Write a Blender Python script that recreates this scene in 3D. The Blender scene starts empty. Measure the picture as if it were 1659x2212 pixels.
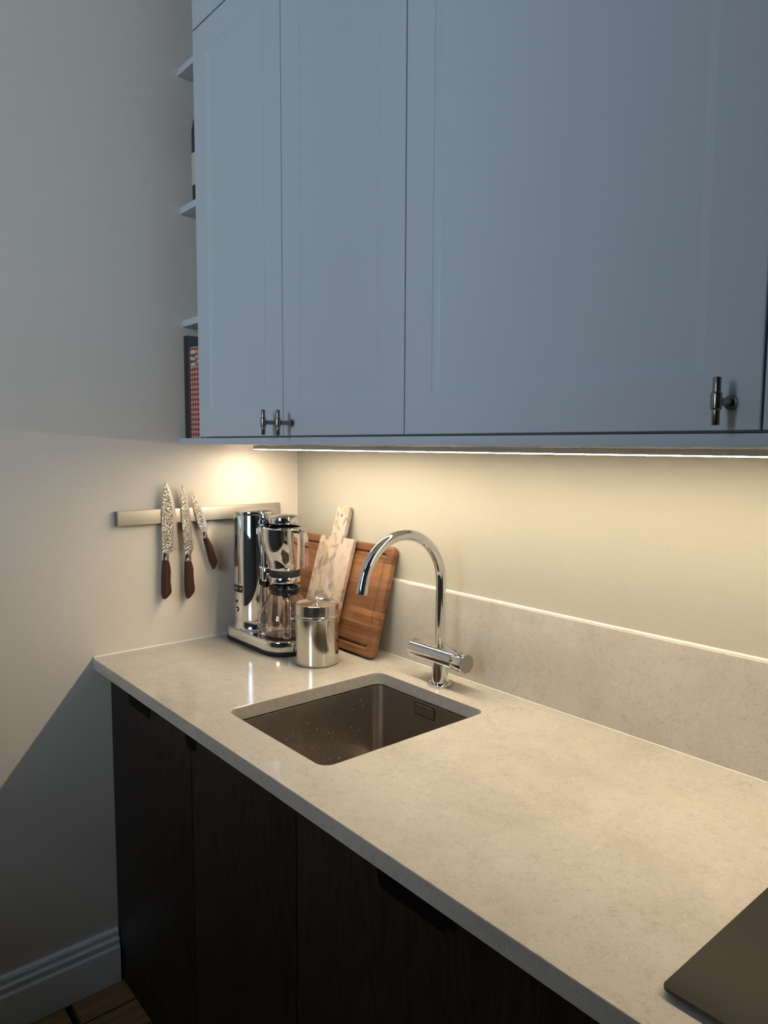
import bpy, bmesh, math, random
from mathutils import Vector, Matrix
PI = math.pi
S = bpy.context.scene
COL = S.collection

# ---------------------------------------------------------------- camera
RT = Vector((0.64517, 0.76402, 0.00484)); UP = Vector((-0.07345, 0.05572, 0.99574)); FW = Vector((-0.76050, 0.64278, -0.09207))
cam_d = bpy.data.cameras.new('camera'); cam = bpy.data.objects.new('camera', cam_d); COL.objects.link(cam)
m = Matrix((RT, UP, -FW)).transposed().to_4x4(); m.translation = Vector((1.88225, -1.24028, 1.45126))
cam.matrix_world = m
cam_d.sensor_fit = 'VERTICAL'; cam_d.sensor_height = 36.0; cam_d.sensor_width = 27.0
cam_d.lens = 1565.0 * 36.0 / 2212.0
cam_d.clip_start = 0.02
S.camera = cam

# ---------------------------------------------------------------- world, light, exposure
w = bpy.data.worlds.new('world'); S.world = w; w.use_nodes = True
bg = w.node_tree.nodes['Background']; bg.inputs[0].default_value = (0.42, 0.62, 1.0, 1); bg.inputs[1].default_value = 0.6
LED_COLOR = (1.0, 0.82, 0.59); LED_POWER = 98.0
DAY_COLOR = (0.70, 0.83, 0.96); DAY_POWER = 106.0
WIN = (1.15, 2.55, 1.30, 2.70)            # window opening in the front wall: x0, x1, z0, z1
YF = -3.3                                   # front wall
ld = bpy.data.lights.new('window_daylight', 'AREA'); lo = bpy.data.objects.new('window_daylight', ld); COL.objects.link(lo)
ld.shape = 'RECTANGLE'; ld.size = WIN[1] - WIN[0]; ld.size_y = WIN[3] - WIN[2]; ld.energy = DAY_POWER; ld.color = DAY_COLOR
lo.location = ((WIN[0] + WIN[1]) / 2, YF - 0.16, (WIN[2] + WIN[3]) / 2); lo.rotation_euler = (PI / 2, 0, 0)
S.view_settings.view_transform = 'Standard'; S.view_settings.look = 'None'
S.view_settings.gamma = 1.0; S.view_settings.use_curve_mapping = False
S.view_settings.exposure = 0.0
S.cycles.use_denoising = True
try: S.cycles.denoiser = 'OPENIMAGEDENOISE'
except Exception: pass
S.cycles.max_bounces = 10; S.cycles.diffuse_bounces = 5; S.cycles.glossy_bounces = 6; S.cycles.transmission_bounces = 10
S.cycles.caustics_reflective = False; S.cycles.caustics_refractive = False
S.cycles.sample_clamp_indirect = 6.0

# ---------------------------------------------------------------- materials
def mat(name, color=(.8, .8, .8), rough=.5, metal=0.0, spec=None, **kw):
    M = bpy.data.materials.new(name); M.use_nodes = True
    b = M.node_tree.nodes['Principled BSDF']
    b.inputs['Base Color'].default_value = (*color, 1); b.inputs['Roughness'].default_value = rough; b.inputs['Metallic'].default_value = metal
    if spec is not None: b.inputs['Specular IOR Level'].default_value = spec
    for k, v in kw.items(): b.inputs[k.replace('_', ' ')].default_value = v
    return M
class NT:
    def __init__(s, M): s.n = M.node_tree.nodes; s.l = M.node_tree.links; s.b = s.n['Principled BSDF']
    def new(s, t, **kw):
        x = s.n.new(t)
        for k, v in kw.items(): setattr(x, k, v)
        return x
    def coord(s, scale=(1, 1, 1), rot=(0, 0, 0), loc=(0, 0, 0), kind='Object'):
        c = s.new('ShaderNodeTexCoord'); mp = s.new('ShaderNodeMapping'); mp.inputs['Scale'].default_value = scale
        mp.inputs['Rotation'].default_value = rot; mp.inputs['Location'].default_value = loc
        s.l.new(c.outputs[kind], mp.inputs['Vector']); return mp.outputs['Vector']
    def noise(s, vec, scale, detail=4, rough=.5, dist=0):
        x = s.new('ShaderNodeTexNoise'); x.inputs['Scale'].default_value = scale; x.inputs['Detail'].default_value = detail
        x.inputs['Roughness'].default_value = rough; x.inputs['Distortion'].default_value = dist
        s.l.new(vec, x.inputs['Vector']); return x.outputs['Fac']
    def ramp(s, fac, stops, interp='LINEAR'):
        r = s.new('ShaderNodeValToRGB'); r.color_ramp.interpolation = interp
        e = r.color_ramp.elements
        while len(e) < len(stops): e.new(.5)
        for el, (p, c) in zip(e, stops): el.position = p; el.color = (*c, 1) if len(c) == 3 else c
        s.l.new(fac, r.inputs['Fac']); return r.outputs['Color']
    def mix(s, fac, a, b, mode='MIX'):
        x = s.new('ShaderNodeMix', data_type='RGBA', blend_type=mode)
        if isinstance(fac, float): x.inputs[0].default_value = fac
        else: s.l.new(fac, x.inputs[0])
        for i, v in ((6, a), (7, b)):
            if isinstance(v, tuple): x.inputs[i].default_value = (*v, 1)
            else: s.l.new(v, x.inputs[i])
        return x.outputs[2]
    def math(s, op, a, b=0.0, c=0.0):
        x = s.new('ShaderNodeMath', operation=op)
        for i, v in enumerate((a, b, c)):
            if isinstance(v, (int, float)): x.inputs[i].default_value = v
            else: s.l.new(v, x.inputs[i])
        return x.outputs[0]
    def color(s, c): s.l.new(c, s.b.inputs['Base Color'])
    def rough(s, c): s.l.new(c, s.b.inputs['Roughness'])
    def bump(s, h, strength=.3, dist=.001):
        x = s.new('ShaderNodeBump'); x.inputs['Strength'].default_value = strength; x.inputs['Distance'].default_value = dist
        s.l.new(h, x.inputs['Height']); s.l.new(x.outputs[0], s.b.inputs['Normal'])

def wall_mat(name, col):
    M = mat(name, col, .62, spec=.3); t = NT(M); v = t.coord()
    n1 = t.noise(v, 260, 3); n2 = t.noise(v, 45, 2)
    t.bump(t.math('ADD', n1, t.math('MULTIPLY', n2, .8)), .35, .0012)
    c = t.noise(v, 1.2, 2); t.color(t.mix(c, tuple(x * .97 for x in col), tuple(min(1, x * 1.02) for x in col)))
    return M
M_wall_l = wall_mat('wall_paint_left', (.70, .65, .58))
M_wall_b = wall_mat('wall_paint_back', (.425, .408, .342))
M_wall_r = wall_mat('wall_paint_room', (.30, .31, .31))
M_ceil = mat('ceiling_paint', (.62, .62, .60), .8)
M_base = mat('baseboard_paint', (.86, .88, .88), .35)
NT(M_base).bump(NT(M_base).noise(NT(M_base).coord(), 90, 3), .25, .001)

def cab_mat():
    M = mat('cabinet_lacquer', (.50, .555, .615), .38, spec=.45); t = NT(M); v = t.coord()
    t.bump(t.noise(v, 900, 2), .12, .0004)
    return M
M_cab = cab_mat()
M_cab_in = mat('cabinet_carcass', (.46, .49, .50), .5)

def stone_mat():
    M = mat('quartz_stone', (.7, .65, .55), .17, spec=.5); t = NT(M); v = t.coord()
    base = t.ramp(t.noise(v, 6, 6, .62, .5), [(.3, (.45, .418, .362)), (.5, (.50, .468, .41)), (.72, (.54, .508, .45))])
    mid = t.ramp(t.noise(v, 95, 6, .75, 1.4), [(.30, (.80, .79, .77)), (.46, (.99, .99, .99)), (.70, (1.06, 1.06, 1.06))])
    fine = t.ramp(t.noise(v, 760, 2, .6), [(.30, (.86, .86, .85)), (.52, (1, 1, 1)), (.75, (1.07, 1.07, 1.07))])
    c = t.mix(1.0, t.mix(1.0, base, mid, 'MULTIPLY'), fine, 'MULTIPLY')
    # small curly flecks, dark and light, and longer faint hairlines
    def ridge(scale, dist, wd, cen=.5):
        r_ = t.math('ABSOLUTE', t.math('SUBTRACT', t.noise(v, scale, 4, .62, dist), cen)); return t.ramp(r_, [(0.0, (1, 1, 1)), (wd, (0, 0, 0))])
    def mask(scale, a, b): return t.ramp(t.noise(v, scale, 3, .6), [(a, (0, 0, 0)), (b, (1, 1, 1))])
    c = t.mix(t.math('MULTIPLY', t.math('MULTIPLY', ridge(62, 1.5, .020), mask(38, .54, .64)), .55), c, (.20, .175, .14))
    c = t.mix(t.math('MULTIPLY', t.math('MULTIPLY', ridge(48, 1.8, .016, .46), mask(31, .55, .66)), .50), c, (.80, .76, .68))
    c = t.mix(t.math('MULTIPLY', t.math('MULTIPLY', ridge(13, 1.3, .007, .48), mask(6, .48, .62)), .45), c, (.26, .235, .19))
    c = t.mix(t.math('MULTIPLY', mask(120, .70, .76), .5), c, (.24, .215, .175))
    t.color(c); t.rough(t.ramp(t.noise(v, 60, 3), [(.3, (.10,) * 3), (.7, (.16,) * 3)]))
    return M
M_stone = stone_mat()
M_silicone = mat('silicone_bead', (.80, .78, .72), .35)

def darkwood_mat():
    M = mat('dark_oak_veneer', (.02, .014, .011), .45, spec=.3); t = NT(M)
    v = t.coord((1, 1, .06)); g = t.noise(v, 190, 6, .7, .2); big = t.noise(t.coord((1, 1, .16)), 7, 3, .5, 2.2)
    s = t.math('SINE', t.math('MULTIPLY', big, 60)); f = t.math('MULTIPLY_ADD', s, .15, g)
    t.color(t.ramp(f, [(.3, (.009, .0056, .0044)), (.75, (.027, .0155, .0115))])); t.bump(f, .25, .0006)
    return M
M_dwood = darkwood_mat()
M_black = mat('black_metal', (.002, .002, .0022), .6, spec=.1)
M_rubber = mat('black_rubber', (.012, .012, .012), .55)
M_bplastic = mat('black_plastic', (.010, .010, .011), .22)
M_chrome = mat('chrome', (.86, .86, .86), .035, 1.0)
def brushed(name, col, rough, scale=(1, 1, 1), s=300, amt=.10):
    M = mat(name, col, rough, 1.0); t = NT(M); n = t.noise(t.coord(scale), s, 4, .6)
    t.rough(t.math('MULTIPLY_ADD', n, amt, rough - amt / 2)); t.bump(n, .08, .0003)
    return M
M_steel = brushed('brushed_steel', (.42, .385, .345), .34, (60, 1, 1), 14)
M_sink = brushed('sink_steel', (.40, .365, .325), .31, (1, 1, 40), 12, .12)
M_bar = brushed('rack_brushed_metal', (.64, .60, .53), .50, (1, .04, 1), 900, .14)
M_barcap = mat('rack_end_cap', (.16, .19, .20), .4, .6)
M_satin = mat('satin_chrome', (.42, .40, .37), .30, 1.0)
M_nickel = brushed('dark_nickel', (.26, .245, .22), .26, (1, 1, 1), 500, .08)
def canister_mat():
    M = mat('polished_steel_worn', (.74, .71, .65), .13, 1.0); t = NT(M)
    n = t.noise(t.coord((1, 1, .25)), 40, 4, .6, .5); t.rough(t.ramp(n, [(.35, (.09,) * 3), (.7, (.20,) * 3)]))
    return M
M_can = canister_mat()
M_glass = mat('clear_glass', (.97, .95, .93), .01, 0, Transmission_Weight=1.0, IOR=1.45)
M_gauge = mat('gauge_tinted', (.008, .008, .008), .08)
M_red = mat('red_lamp', (.25, .012, .008), .25)
M_badge = mat('badge_black', (.004, .004, .004), .3)
M_white = mat('print_white', (.75, .75, .72), .5)
M_hobglass = mat('hob_glass', (.009, .008, .007), .05, spec=.5)
M_alu = mat('led_housing', (.62, .59, .54), .45, .0)

def wood_board_mat():
    M = mat('acacia_wood', (.4, .18, .07), .42, spec=.4); t = NT(M)
    info = t.new('ShaderNodeObjectInfo')
    off = t.new('ShaderNodeVectorMath', operation='SCALE'); comb = t.new('ShaderNodeCombineXYZ')
    t.l.new(info.outputs['Random'], comb.inputs[0]); t.l.new(info.outputs['Random'], comb.inputs[2])
    t.l.new(comb.outputs[0], off.inputs[0]); off.inputs['Scale'].default_value = 9.0
    add = t.new('ShaderNodeVectorMath', operation='ADD'); v0 = t.coord((.12, .6, 1), (0, .06, 0))
    t.l.new(v0, add.inputs[0]); t.l.new(off.outputs[0], add.inputs[1]); v = add.outputs[0]
    big = t.noise(v, 13, 3, .5, .8); g = t.noise(v, 110, 5, .7, .3)
    rings = t.math('SINE', t.math('MULTIPLY', big, 40))
    f = t.math('ADD', t.math('MULTIPLY', rings, .075), t.math('ADD', t.math('MULTIPLY', big, .75), t.math('MULTIPLY', g, .28)))
    c = t.ramp(f, [(.22, (.045, .017, .008)), (.42, (.150, .068, .032)), (.60, (.240, .118, .056)), (.85, (.355, .190, .095))])
    c = t.mix(1.0, c, info.outputs['Color'], 'MULTIPLY')
    t.color(c); t.bump(g, .15, .0004)
    return M
M_wood = wood_board_mat()

def marble_mat():
    M = mat('pink_breccia_marble', (.6, .5, .42), .3); t = NT(M); v = t.coord((1, 1, .62), (0, .25, 0))
    nz = t.new('ShaderNodeTexNoise'); nz.inputs['Scale'].default_value = 26; nz.inputs['Detail'].default_value = 4; t.l.new(v, nz.inputs['Vector'])
    mx = t.new('ShaderNodeMix', data_type='VECTOR'); mx.inputs[0].default_value = .055
    t.l.new(v, mx.inputs[4]); t.l.new(nz.outputs['Color'], mx.inputs[5]); vv = mx.outputs[1]
    vo = t.new('ShaderNodeTexVoronoi', feature='DISTANCE_TO_EDGE'); vo.inputs['Scale'].default_value = 56; t.l.new(vv, vo.inputs['Vector'])
    vc = t.new('ShaderNodeTexVoronoi', feature='F1'); vc.inputs['Scale'].default_value = 56; t.l.new(vv, vc.inputs['Vector'])
    sep = t.new('ShaderNodeSeparateColor'); t.l.new(vc.outputs['Color'], sep.inputs[0])
    cell = t.ramp(sep.outputs[0], [(0.0, (.215, .172, .148)), (.30, (.27, .22, .19)), (.5, (.36, .295, .25)), (.7, (.45, .375, .32)), (1, (.50, .42, .36))])
    vein = t.ramp(vo.outputs['Distance'], [(0.0, (.9, .9, .9)), (.11, (0, 0, 0))])
    c = t.mix(vein, cell, (.47, .39, .335))
    st = t.ramp(t.noise(t.coord((2.2, 1, .35), (0, .25, 0)), 40, 5, .7, 1.5), [(.46, (0, 0, 0)), (.66, (.38, .38, .38))]); c = t.mix(st, c, (.46, .38, .325))
    gold = t.noise(t.coord((1, 1, .45), (0, .5, 0)), 11, 4, .6, 1.0)
    gl = t.ramp(t.math('ABSOLUTE', t.math('SUBTRACT', gold, .55)), [(0.0, (1, 1, 1)), (.022, (0, 0, 0))])
    c = t.mix(t.math('MULTIPLY', gl, .75), c, (.50, .33, .14)); t.color(c); t.rough(t.ramp(gold, [(0, (.25,) * 3), (1, (.4,) * 3)]))
    return M
M_marble = marble_mat()

def blade_mat():
    M = mat('hammered_steel', (.60, .56, .50), .24, 1.0); t = NT(M); v = t.coord((1, 1, .75))
    vo = t.new('ShaderNodeTexVoronoi', feature='SMOOTH_F1'); vo.inputs['Scale'].default_value = 260; t.l.new(v, vo.inputs['Vector'])
    n = t.noise(v, 300, 3, .6, 1.0); h = t.math('ADD', vo.outputs['Distance'], n)
    t.bump(h, .8, .0028)
    t.color(t.ramp(n, [(.35, (.24, .22, .19)), (.60, (.70, .66, .59))]))
    return M
M_hammer = blade_mat()
M_edge = mat('satin_edge_steel', (.78, .73, .66), .30, 1.0)
def hwood_mat():
    M = mat('knife_handle_wood', (.09, .03, .02), .4, spec=.4); t = NT(M); v = t.coord()
    sp = t.new('ShaderNodeSeparateXYZ'); t.l.new(v, sp.inputs[0])
    dy = t.math('SUBTRACT', sp.outputs[1], .010); n = t.noise(v, 55, 2, .4)
    h = t.math('SUBTRACT', t.math('ADD', sp.outputs[2], t.math('MULTIPLY', n, .010)), t.math('MULTIPLY', t.math('MULTIPLY', dy, dy), 130.0))
    w_ = t.math('SINE', t.math('MULTIPLY', h, 800)); f = t.math('MULTIPLY_ADD', w_, .5, .5)
    t.color(t.ramp(f, [(0.0, (.024, .009, .007)), (.35, (.044, .017, .012)), (1, (.066, .025, .017))]))
    return M
M_hwood = hwood_mat()

def floor_mat():
    M = mat('pine_floorboard', (.3, .16, .07), .5); t = NT(M)
    info = t.new('ShaderNodeObjectInfo'); v = t.coord((1, .08, 1))
    g = t.noise(v, 60, 5, .65, .6); c = t.ramp(g, [(.3, (.20, .105, .045)), (.7, (.42, .25, .12))])
    kn = t.ramp(t.noise(t.coord((1, .5, 1)), 13, 2), [(.70, (1, 1, 1)), (.77, (.2, .14, .1))])
    c = t.mix(1.0, c, kn, 'MULTIPLY'); t.color(c); t.bump(g, .3, .001)
    return M
M_floor = floor_mat()
M_sub = mat('subfloor_dark', (.012, .010, .008), .8)

# ---------------------------------------------------------------- mesh helpers
def link(name, bm, M, parent=None, smooth=None, loc=None):
    me = bpy.data.meshes.new(name); bm.normal_update()
    bmesh.ops.recalc_face_normals(bm, faces=bm.faces[:]); bm.to_mesh(me); bm.free()
    for x in (M if isinstance(M, (list, tuple)) else [M]): me.materials.append(x)
    if smooth is not None:
        me.polygons.foreach_set('use_smooth', [True] * len(me.polygons))
        try: me.set_sharp_from_angle(angle=math.radians(smooth))
        except Exception: pass
    o = bpy.data.objects.new(name, me); COL.objects.link(o)
    if parent is not None: o.parent = parent
    if loc: o.location = loc
    return o
def empty(name, loc=(0, 0, 0), rot=(0, 0, 0)):
    o = bpy.data.objects.new(name, None); COL.objects.link(o); o.location = loc; o.rotation_euler = rot; o.empty_display_size = .05
    return o
def tag(o, label=None, cat=None, group=None, kind=None):
    if label: o['label'] = label
    if cat: o['category'] = cat
    if group: o['group'] = group
    if kind: o['kind'] = kind
    return o
def box(bm, x0, x1, y0, y1, z0, z1, bev=0.0, seg=2):
    r = bmesh.ops.create_cube(bm, size=1.0)
    vs = r['verts']
    for v in vs:
        v.co = Vector(((x0 + x1) / 2 + v.co.x * (x1 - x0), (y0 + y1) / 2 + v.co.y * (y1 - y0), (z0 + z1) / 2 + v.co.z * (z1 - z0)))
    if bev > 0:
        es = list({e for v in vs for e in v.link_edges})
        bmesh.ops.bevel(bm, geom=es, offset=bev, segments=seg, profile=.6, affect='EDGES')
def boxo(name, dims, M, parent=None, bev=0.0, seg=2):
    bm = bmesh.new(); box(bm, *dims, bev=bev, seg=seg); return link(name, bm, M, parent, 40 if bev else None)
def lathe(bm, prof, c=(0, 0, 0), n=48, a0=0, a1=2 * PI, axis='Z', mi=0):
    """prof: list of (radius, height)"""
    full = abs(a1 - a0 - 2 * PI) < 1e-6; k = n if full else n + 1
    rings = []
    for (r, h) in prof:
        if r < 1e-7:
            p = (0, 0, h); ring = [bm.verts.new(_ax(p, c, axis))]
        else:
            ring = []
            for i in range(k):
                a = a0 + (a1 - a0) * i / n
                ring.append(bm.verts.new(_ax((r * math.cos(a), r * math.sin(a), h), c, axis)))
        rings.append(ring)
    for A, B in zip(rings, rings[1:]):
        m_ = n
        for i in range(m_):
            j = (i + 1) % k
            if len(A) == 1 and len(B) == 1: continue
            if len(A) == 1: f = (A[0], B[i], B[j])
            elif len(B) == 1: f = (A[i], B[0], A[j])
            else: f = (A[i], B[i], B[j], A[j])
            try: bm.faces.new(f).material_index = mi
            except ValueError: pass
def _ax(p, c, axis):
    if axis == 'Z': q = p
    elif axis == 'X': q = (p[2], p[0], p[1])
    elif axis == 'Y': q = (p[0], p[2], p[1])
    elif isinstance(axis, Matrix): q = axis @ Vector(p)
    return Vector(c) + Vector(q)
def tube(bm, pts, r, n=16, caps=True, squash=None):
    pts = [Vector(p) for p in pts]; rings = []
    t0 = (pts[1] - pts[0]).normalized(); ref = Vector((0, 0, 1)) if abs(t0.z) < .9 else Vector((0, 1, 0))
    u = t0.cross(ref).normalized()
    for i, p in enumerate(pts):
        t = (pts[min(i + 1, len(pts) - 1)] - pts[max(i - 1, 0)]).normalized()
        u = (u - t * u.dot(t)).normalized(); v = t.cross(u)
        rr = r[i] if isinstance(r, (list, tuple)) else r
        ring = []
        for k in range(n):
            a = 2 * PI * k / n; ru, rv = (rr, rr) if not squash else (rr * squash[0], rr * squash[1])
            ring.append(bm.verts.new(p + u * math.cos(a) * ru + v * math.sin(a) * rv))
        rings.append(ring)
    for A, B in zip(rings, rings[1:]):
        for k in range(n): bm.faces.new((A[k], A[(k + 1) % n], B[(k + 1) % n], B[k]))
    if caps: bm.faces.new(rings[0]); bm.faces.new(rings[-1][::-1])
def rrect(x0, x1, y0, y1, r, seg=8):
    pts = []
    for cx, cy, a in ((x1 - r, y0 + r, -PI / 2), (x1 - r, y1 - r, 0), (x0 + r, y1 - r, PI / 2), (x0 + r, y0 + r, PI)):
        for i in range(seg + 1):
            t = a + PI / 2 * i / seg; pts.append((cx + r * math.cos(t), cy + r * math.sin(t)))
    return pts
def offset_poly(pts, d):
    """inset (d>0) a CCW polygon"""
    out = []; n = len(pts)
    for i in range(n):
        a = Vector(pts[i - 1]); b = Vector(pts[i]); c = Vector(pts[(i + 1) % n])
        e1 = (b - a); e2 = (c - b)
        if e1.length < 1e-9: e1 = e2
        if e2.length < 1e-9: e2 = e1
        n1 = Vector((-e1.y, e1.x)).normalized(); n2 = Vector((-e2.y, e2.x)).normalized()
        nn = (n1 + n2); nn = nn.normalized() if nn.length > 1e-6 else n1
        k = 1 / max(.4, nn.dot(n1)); out.append((b.x + nn.x * d * k, b.y + nn.y * d * k))
    return out
def slab(bm, outer, holes, z0, z1, bev=.0015, f=None):
    """plate with holes; outer and holes CCW 2D outlines; f maps (x,y,z)->co"""
    f = f or (lambda x, y, z: (x, y, z))
    def loops(poly, sgn):
        L = []
        for (d, z) in ((bev, z0), (0, z0 + bev), (0, z1 - bev), (bev * .3, z1 - bev * .3), (bev, z1)):
            q = offset_poly(poly, d * sgn) if d else poly
            L.append([bm.verts.new(f(x, y, z)) for x, y in q])
        for A, B in zip(L, L[1:]):
            n = len(A)
            for i in range(n): bm.faces.new((A[i], A[(i + 1) % n], B[(i + 1) % n], B[i]))
        return L[0], L[-1]
    all_ = [loops(outer, 1)] + [loops(h, -1) for h in holes]
    for k in (0, 1):
        es = []
        for L in all_:
            l = L[k]
            for i in range(len(l)): es.append(bm.edges.get((l[i], l[(i + 1) % len(l)])))
        if holes: bmesh.ops.triangle_fill(bm, use_beauty=True, use_dissolve=False, edges=es)
        else: bm.faces.new(all_[0][k])
def loft(bm, rings, caps=True):
    V = [[bm.verts.new(p) for p in r] for r in rings]; n = len(V[0])
    for A, B in zip(V, V[1:]):
        for i in range(n): bm.faces.new((A[i], A[(i + 1) % n], B[(i + 1) % n], B[i]))
    if caps: bm.faces.new(V[0][::-1]); bm.faces.new(V[-1])
    return V
def text_mesh(txt, size, shear=0.0, bold=0.0, extrude=.0001, font_scale_x=1.0):
    cu = bpy.data.curves.new('txt', 'FONT'); cu.body = txt; cu.size = size; cu.shear = shear; cu.offset = bold; cu.extrude = extrude
    cu.align_x = 'CENTER'; cu.align_y = 'CENTER'
    o = bpy.data.objects.new('txt', cu); COL.objects.link(o)
    dg = bpy.context.evaluated_depsgraph_get(); me = bpy.data.meshes.new_from_object(o.evaluated_get(dg))
    bpy.data.objects.remove(o); bpy.data.curves.remove(cu)
    if font_scale_x != 1.0:
        for v in me.vertices: v.co.x *= font_scale_x
    return me
def copy_tree(o, parent=None):
    c = o.copy(); COL.objects.link(c); c.parent = parent
    for ch in list(o.children): copy_tree(ch, c)
    return c

# ================================================================ ROOM SHELL
XR = 3.6; ZC = 2.95
def struct(o): o['kind'] = 'structure'; return o
struct(boxo('wall_left', (-.12, 0, YF, .12, -.05, ZC), M_wall_l))
struct(boxo('wall_back', (0, XR, 0, .12, -.05, ZC), M_wall_b))
struct(boxo('wall_right', (XR, XR + .12, YF, .12, -.05, ZC), M_wall_r))
struct(boxo('ceiling', (-.12, XR + .12, YF - .12, .12, ZC, ZC + .1), M_ceil))
bm = bmesh.new()
x0, x1, z0, z1 = WIN
slab(bm, [(-.12, -.05), (XR + .12, -.05), (XR + .12, ZC), (-.12, ZC)], [[(x0, z0), (x1, z0), (x1, z1), (x0, z1)]], 0, .12, .0005,
     lambda x, y, z: (x, YF - .12 + z, y))
struct(link('wall_front', bm, M_wall_r))
win = struct(empty('window_1', ((x0 + x1) / 2, YF - .06, z0)))
cx = (x0 + x1) / 2
M_wframe = mat('window_frame_paint', (.45, .47, .48), .4)
def wbox(name, a, b, y0, y1, c, d, M=M_wframe, parent=win):
    bm = bmesh.new(); box(bm, a - cx, b - cx, y0, y1, c - z0, d - z0, bev=.003 if M is M_wframe else 0); return link(name, bm, M, parent)
wbox('window_frame', x0, x0 + .06, -.03, .05, z0, z1); wbox('window_frame', x1 - .06, x1, -.03, .05, z0, z1)
wbox('window_frame', x0 + .06, x1 - .06, -.03, .05, z0, z0 + .06); wbox('window_frame', x0 + .06, x1 - .06, -.03, .05, z1 - .06, z1)
wbox('mullion', cx - .06, cx + .06, -.03, .05, z0 + .06, z1 - .06)
wbox('transom', x0 + .06, cx - .06, -.02, .03, z0 + .90, z0 + .95); wbox('transom', cx + .06, x1 - .06, -.02, .03, z0 + .90, z0 + .95)
wbox('window_sill', x0 - .04, x1 + .04, .055, .20, z0 - .03, z0)
M_pane = bpy.data.materials.new('window_pane'); M_pane.use_nodes = True
_n = M_pane.node_tree.nodes; _l = M_pane.node_tree.links; _n.remove(_n['Principled BSDF'])
_t = _n.new('ShaderNodeBsdfTransparent'); _g = _n.new('ShaderNodeBsdfGlossy'); _g.inputs['Roughness'].default_value = .02; _m = _n.new('ShaderNodeMixShader'); _m.inputs[0].default_value = .06
_l.new(_t.outputs[0], _m.inputs[1]); _l.new(_g.outputs[0], _m.inputs[2]); _l.new(_m.outputs[0], _n['Material Output'].inputs['Surface'])
for a, b in ((x0 + .06, cx - .06), (cx + .06, x1 - .06)):
    for c, d in ((z0 + .06, z0 + .90), (z0 + .95, z1 - .06)): wbox('pane', a, b, .004, .006, c, d, M_pane)

M_blocker = mat('blocker_paint', (.10, .125, .155), .6)
struct(boxo('daylight_blocker', (.0005, 1.50, -2.30, -2.18, 0.0, 1.42), M_blocker)); struct(boxo('daylight_blocker', (1.5005, XR - .001, -2.30, -2.18, 0.0, ZC - .001), M_blocker))  # added out of view: low and tall slabs that cut the window daylight
fl = struct(boxo('floor', (-.12, XR + .12, YF - .12, .12, -.06, -.022), M_sub))
random.seed(4)
px = .004; k = 0
while px < XR - .02:
    wd = .0965
    ends = [(-.6, -.005), (-.723, -.6)] if False else None
    # joints between board ends, the first rows as seen beside the cabinet
    if k == 0: cuts = [-.004, -.7215, -1.75, YF + .01]
    elif k == 1: cuts = [-.004, -1.30, -2.5, YF + .01]
    else: cuts = [-.004, -.5 - random.random() * 1.0, -2.0 - random.random() * .7, YF + .01]
    shift = 0.0
    for i, (ya, yb) in enumerate(zip(cuts, cuts[1:])):
        xs = px + (.012 if (k == 0 and i == 1) else 0)
        gap = .017 if (k == 0 and i == 1) else .002
        xe = min(px + wd, XR - .002)
        bm = bmesh.new(); h = random.uniform(-.0012, 0)
        box(bm, xs, xe, yb + .002, ya - gap, -.0215, h, bev=.0018, seg=1)
        o = link('floorboard', bm, M_floor, fl)
    px += wd + .0065; k += 1

# baseboard with a moulded profile
prof = [(0, 0), (.020, 0), (.020, .096), (.0185, .100), (.0145, .1015), (.0145, .109), (.0165, .113), (.0165, .120), (.011, .1245), (.0105, .132), (.0125, .136), (.0105, .142), (.006, .1454), (0, .1454)]
bm = bmesh.new()

A = [bm.verts.new((x + .0004, YF + .002, z)) for x, z in prof]; B = [bm.verts.new((x + .0004, -.5915, z)) for x, z in prof]
for i in range(len(prof)):
    j = (i + 1) % len(prof); bm.faces.new((A[i], A[j], B[j], B[i]))
bm.faces.new(A); bm.faces.new(B[::-1])
box(bm, .0004, .0115, -.884, -.881, .128, .147, bev=.001)
struct(link('baseboard_left', bm, M_base))

# ================================================================ WORKTOP
XE = 2.75
SX0, SX1, SY0, SY1 = .556, .903, -.545, -.133
bm = bmesh.new()
slab(bm, [(.0015, -.6334), (XE, -.6334), (XE, -.0005), (.0015, -.0005)], [rrect(SX0, SX1, SY0, SY1, .024, 10)], .8703, .9, .0014)
wt = link('worktop', bm, M_stone, None, 8)
tag(wt, 'long beige speckled stone worktop with a square sink cutout', 'worktop')
bm = bmesh.new(); slab(bm, [(.0015, .9003), (XE, .9003), (XE, 1.0995), (.0015, 1.0995)], [], 0, .0142, .001, lambda x, y, z: (x, -.0147 + z, y))
bs = link('backsplash', bm, M_stone, None, 8); tag(bs, 'low beige stone backsplash strip along the back wall behind the tap', 'backsplash')
bm = bmesh.new()
tube(bm, [(.0032, -.631, .9012), (.0032, -.017, .9012)], .0026, 8)
struct(link('trim_1', bm, M_silicone, None, 40))
bm = bmesh.new(); tube(bm, [(.003, -.0022, 1.1002), (XE, -.0022, 1.1002)], .0026, 8); struct(link('trim_2', bm, M_silicone, None, 40))
bm = bmesh.new(); tube(bm, [(.006, -.0162, .9008), (XE, -.0162, .9008)], .0014, 6); struct(link('trim_3', bm, M_silicone, None, 40))

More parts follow.
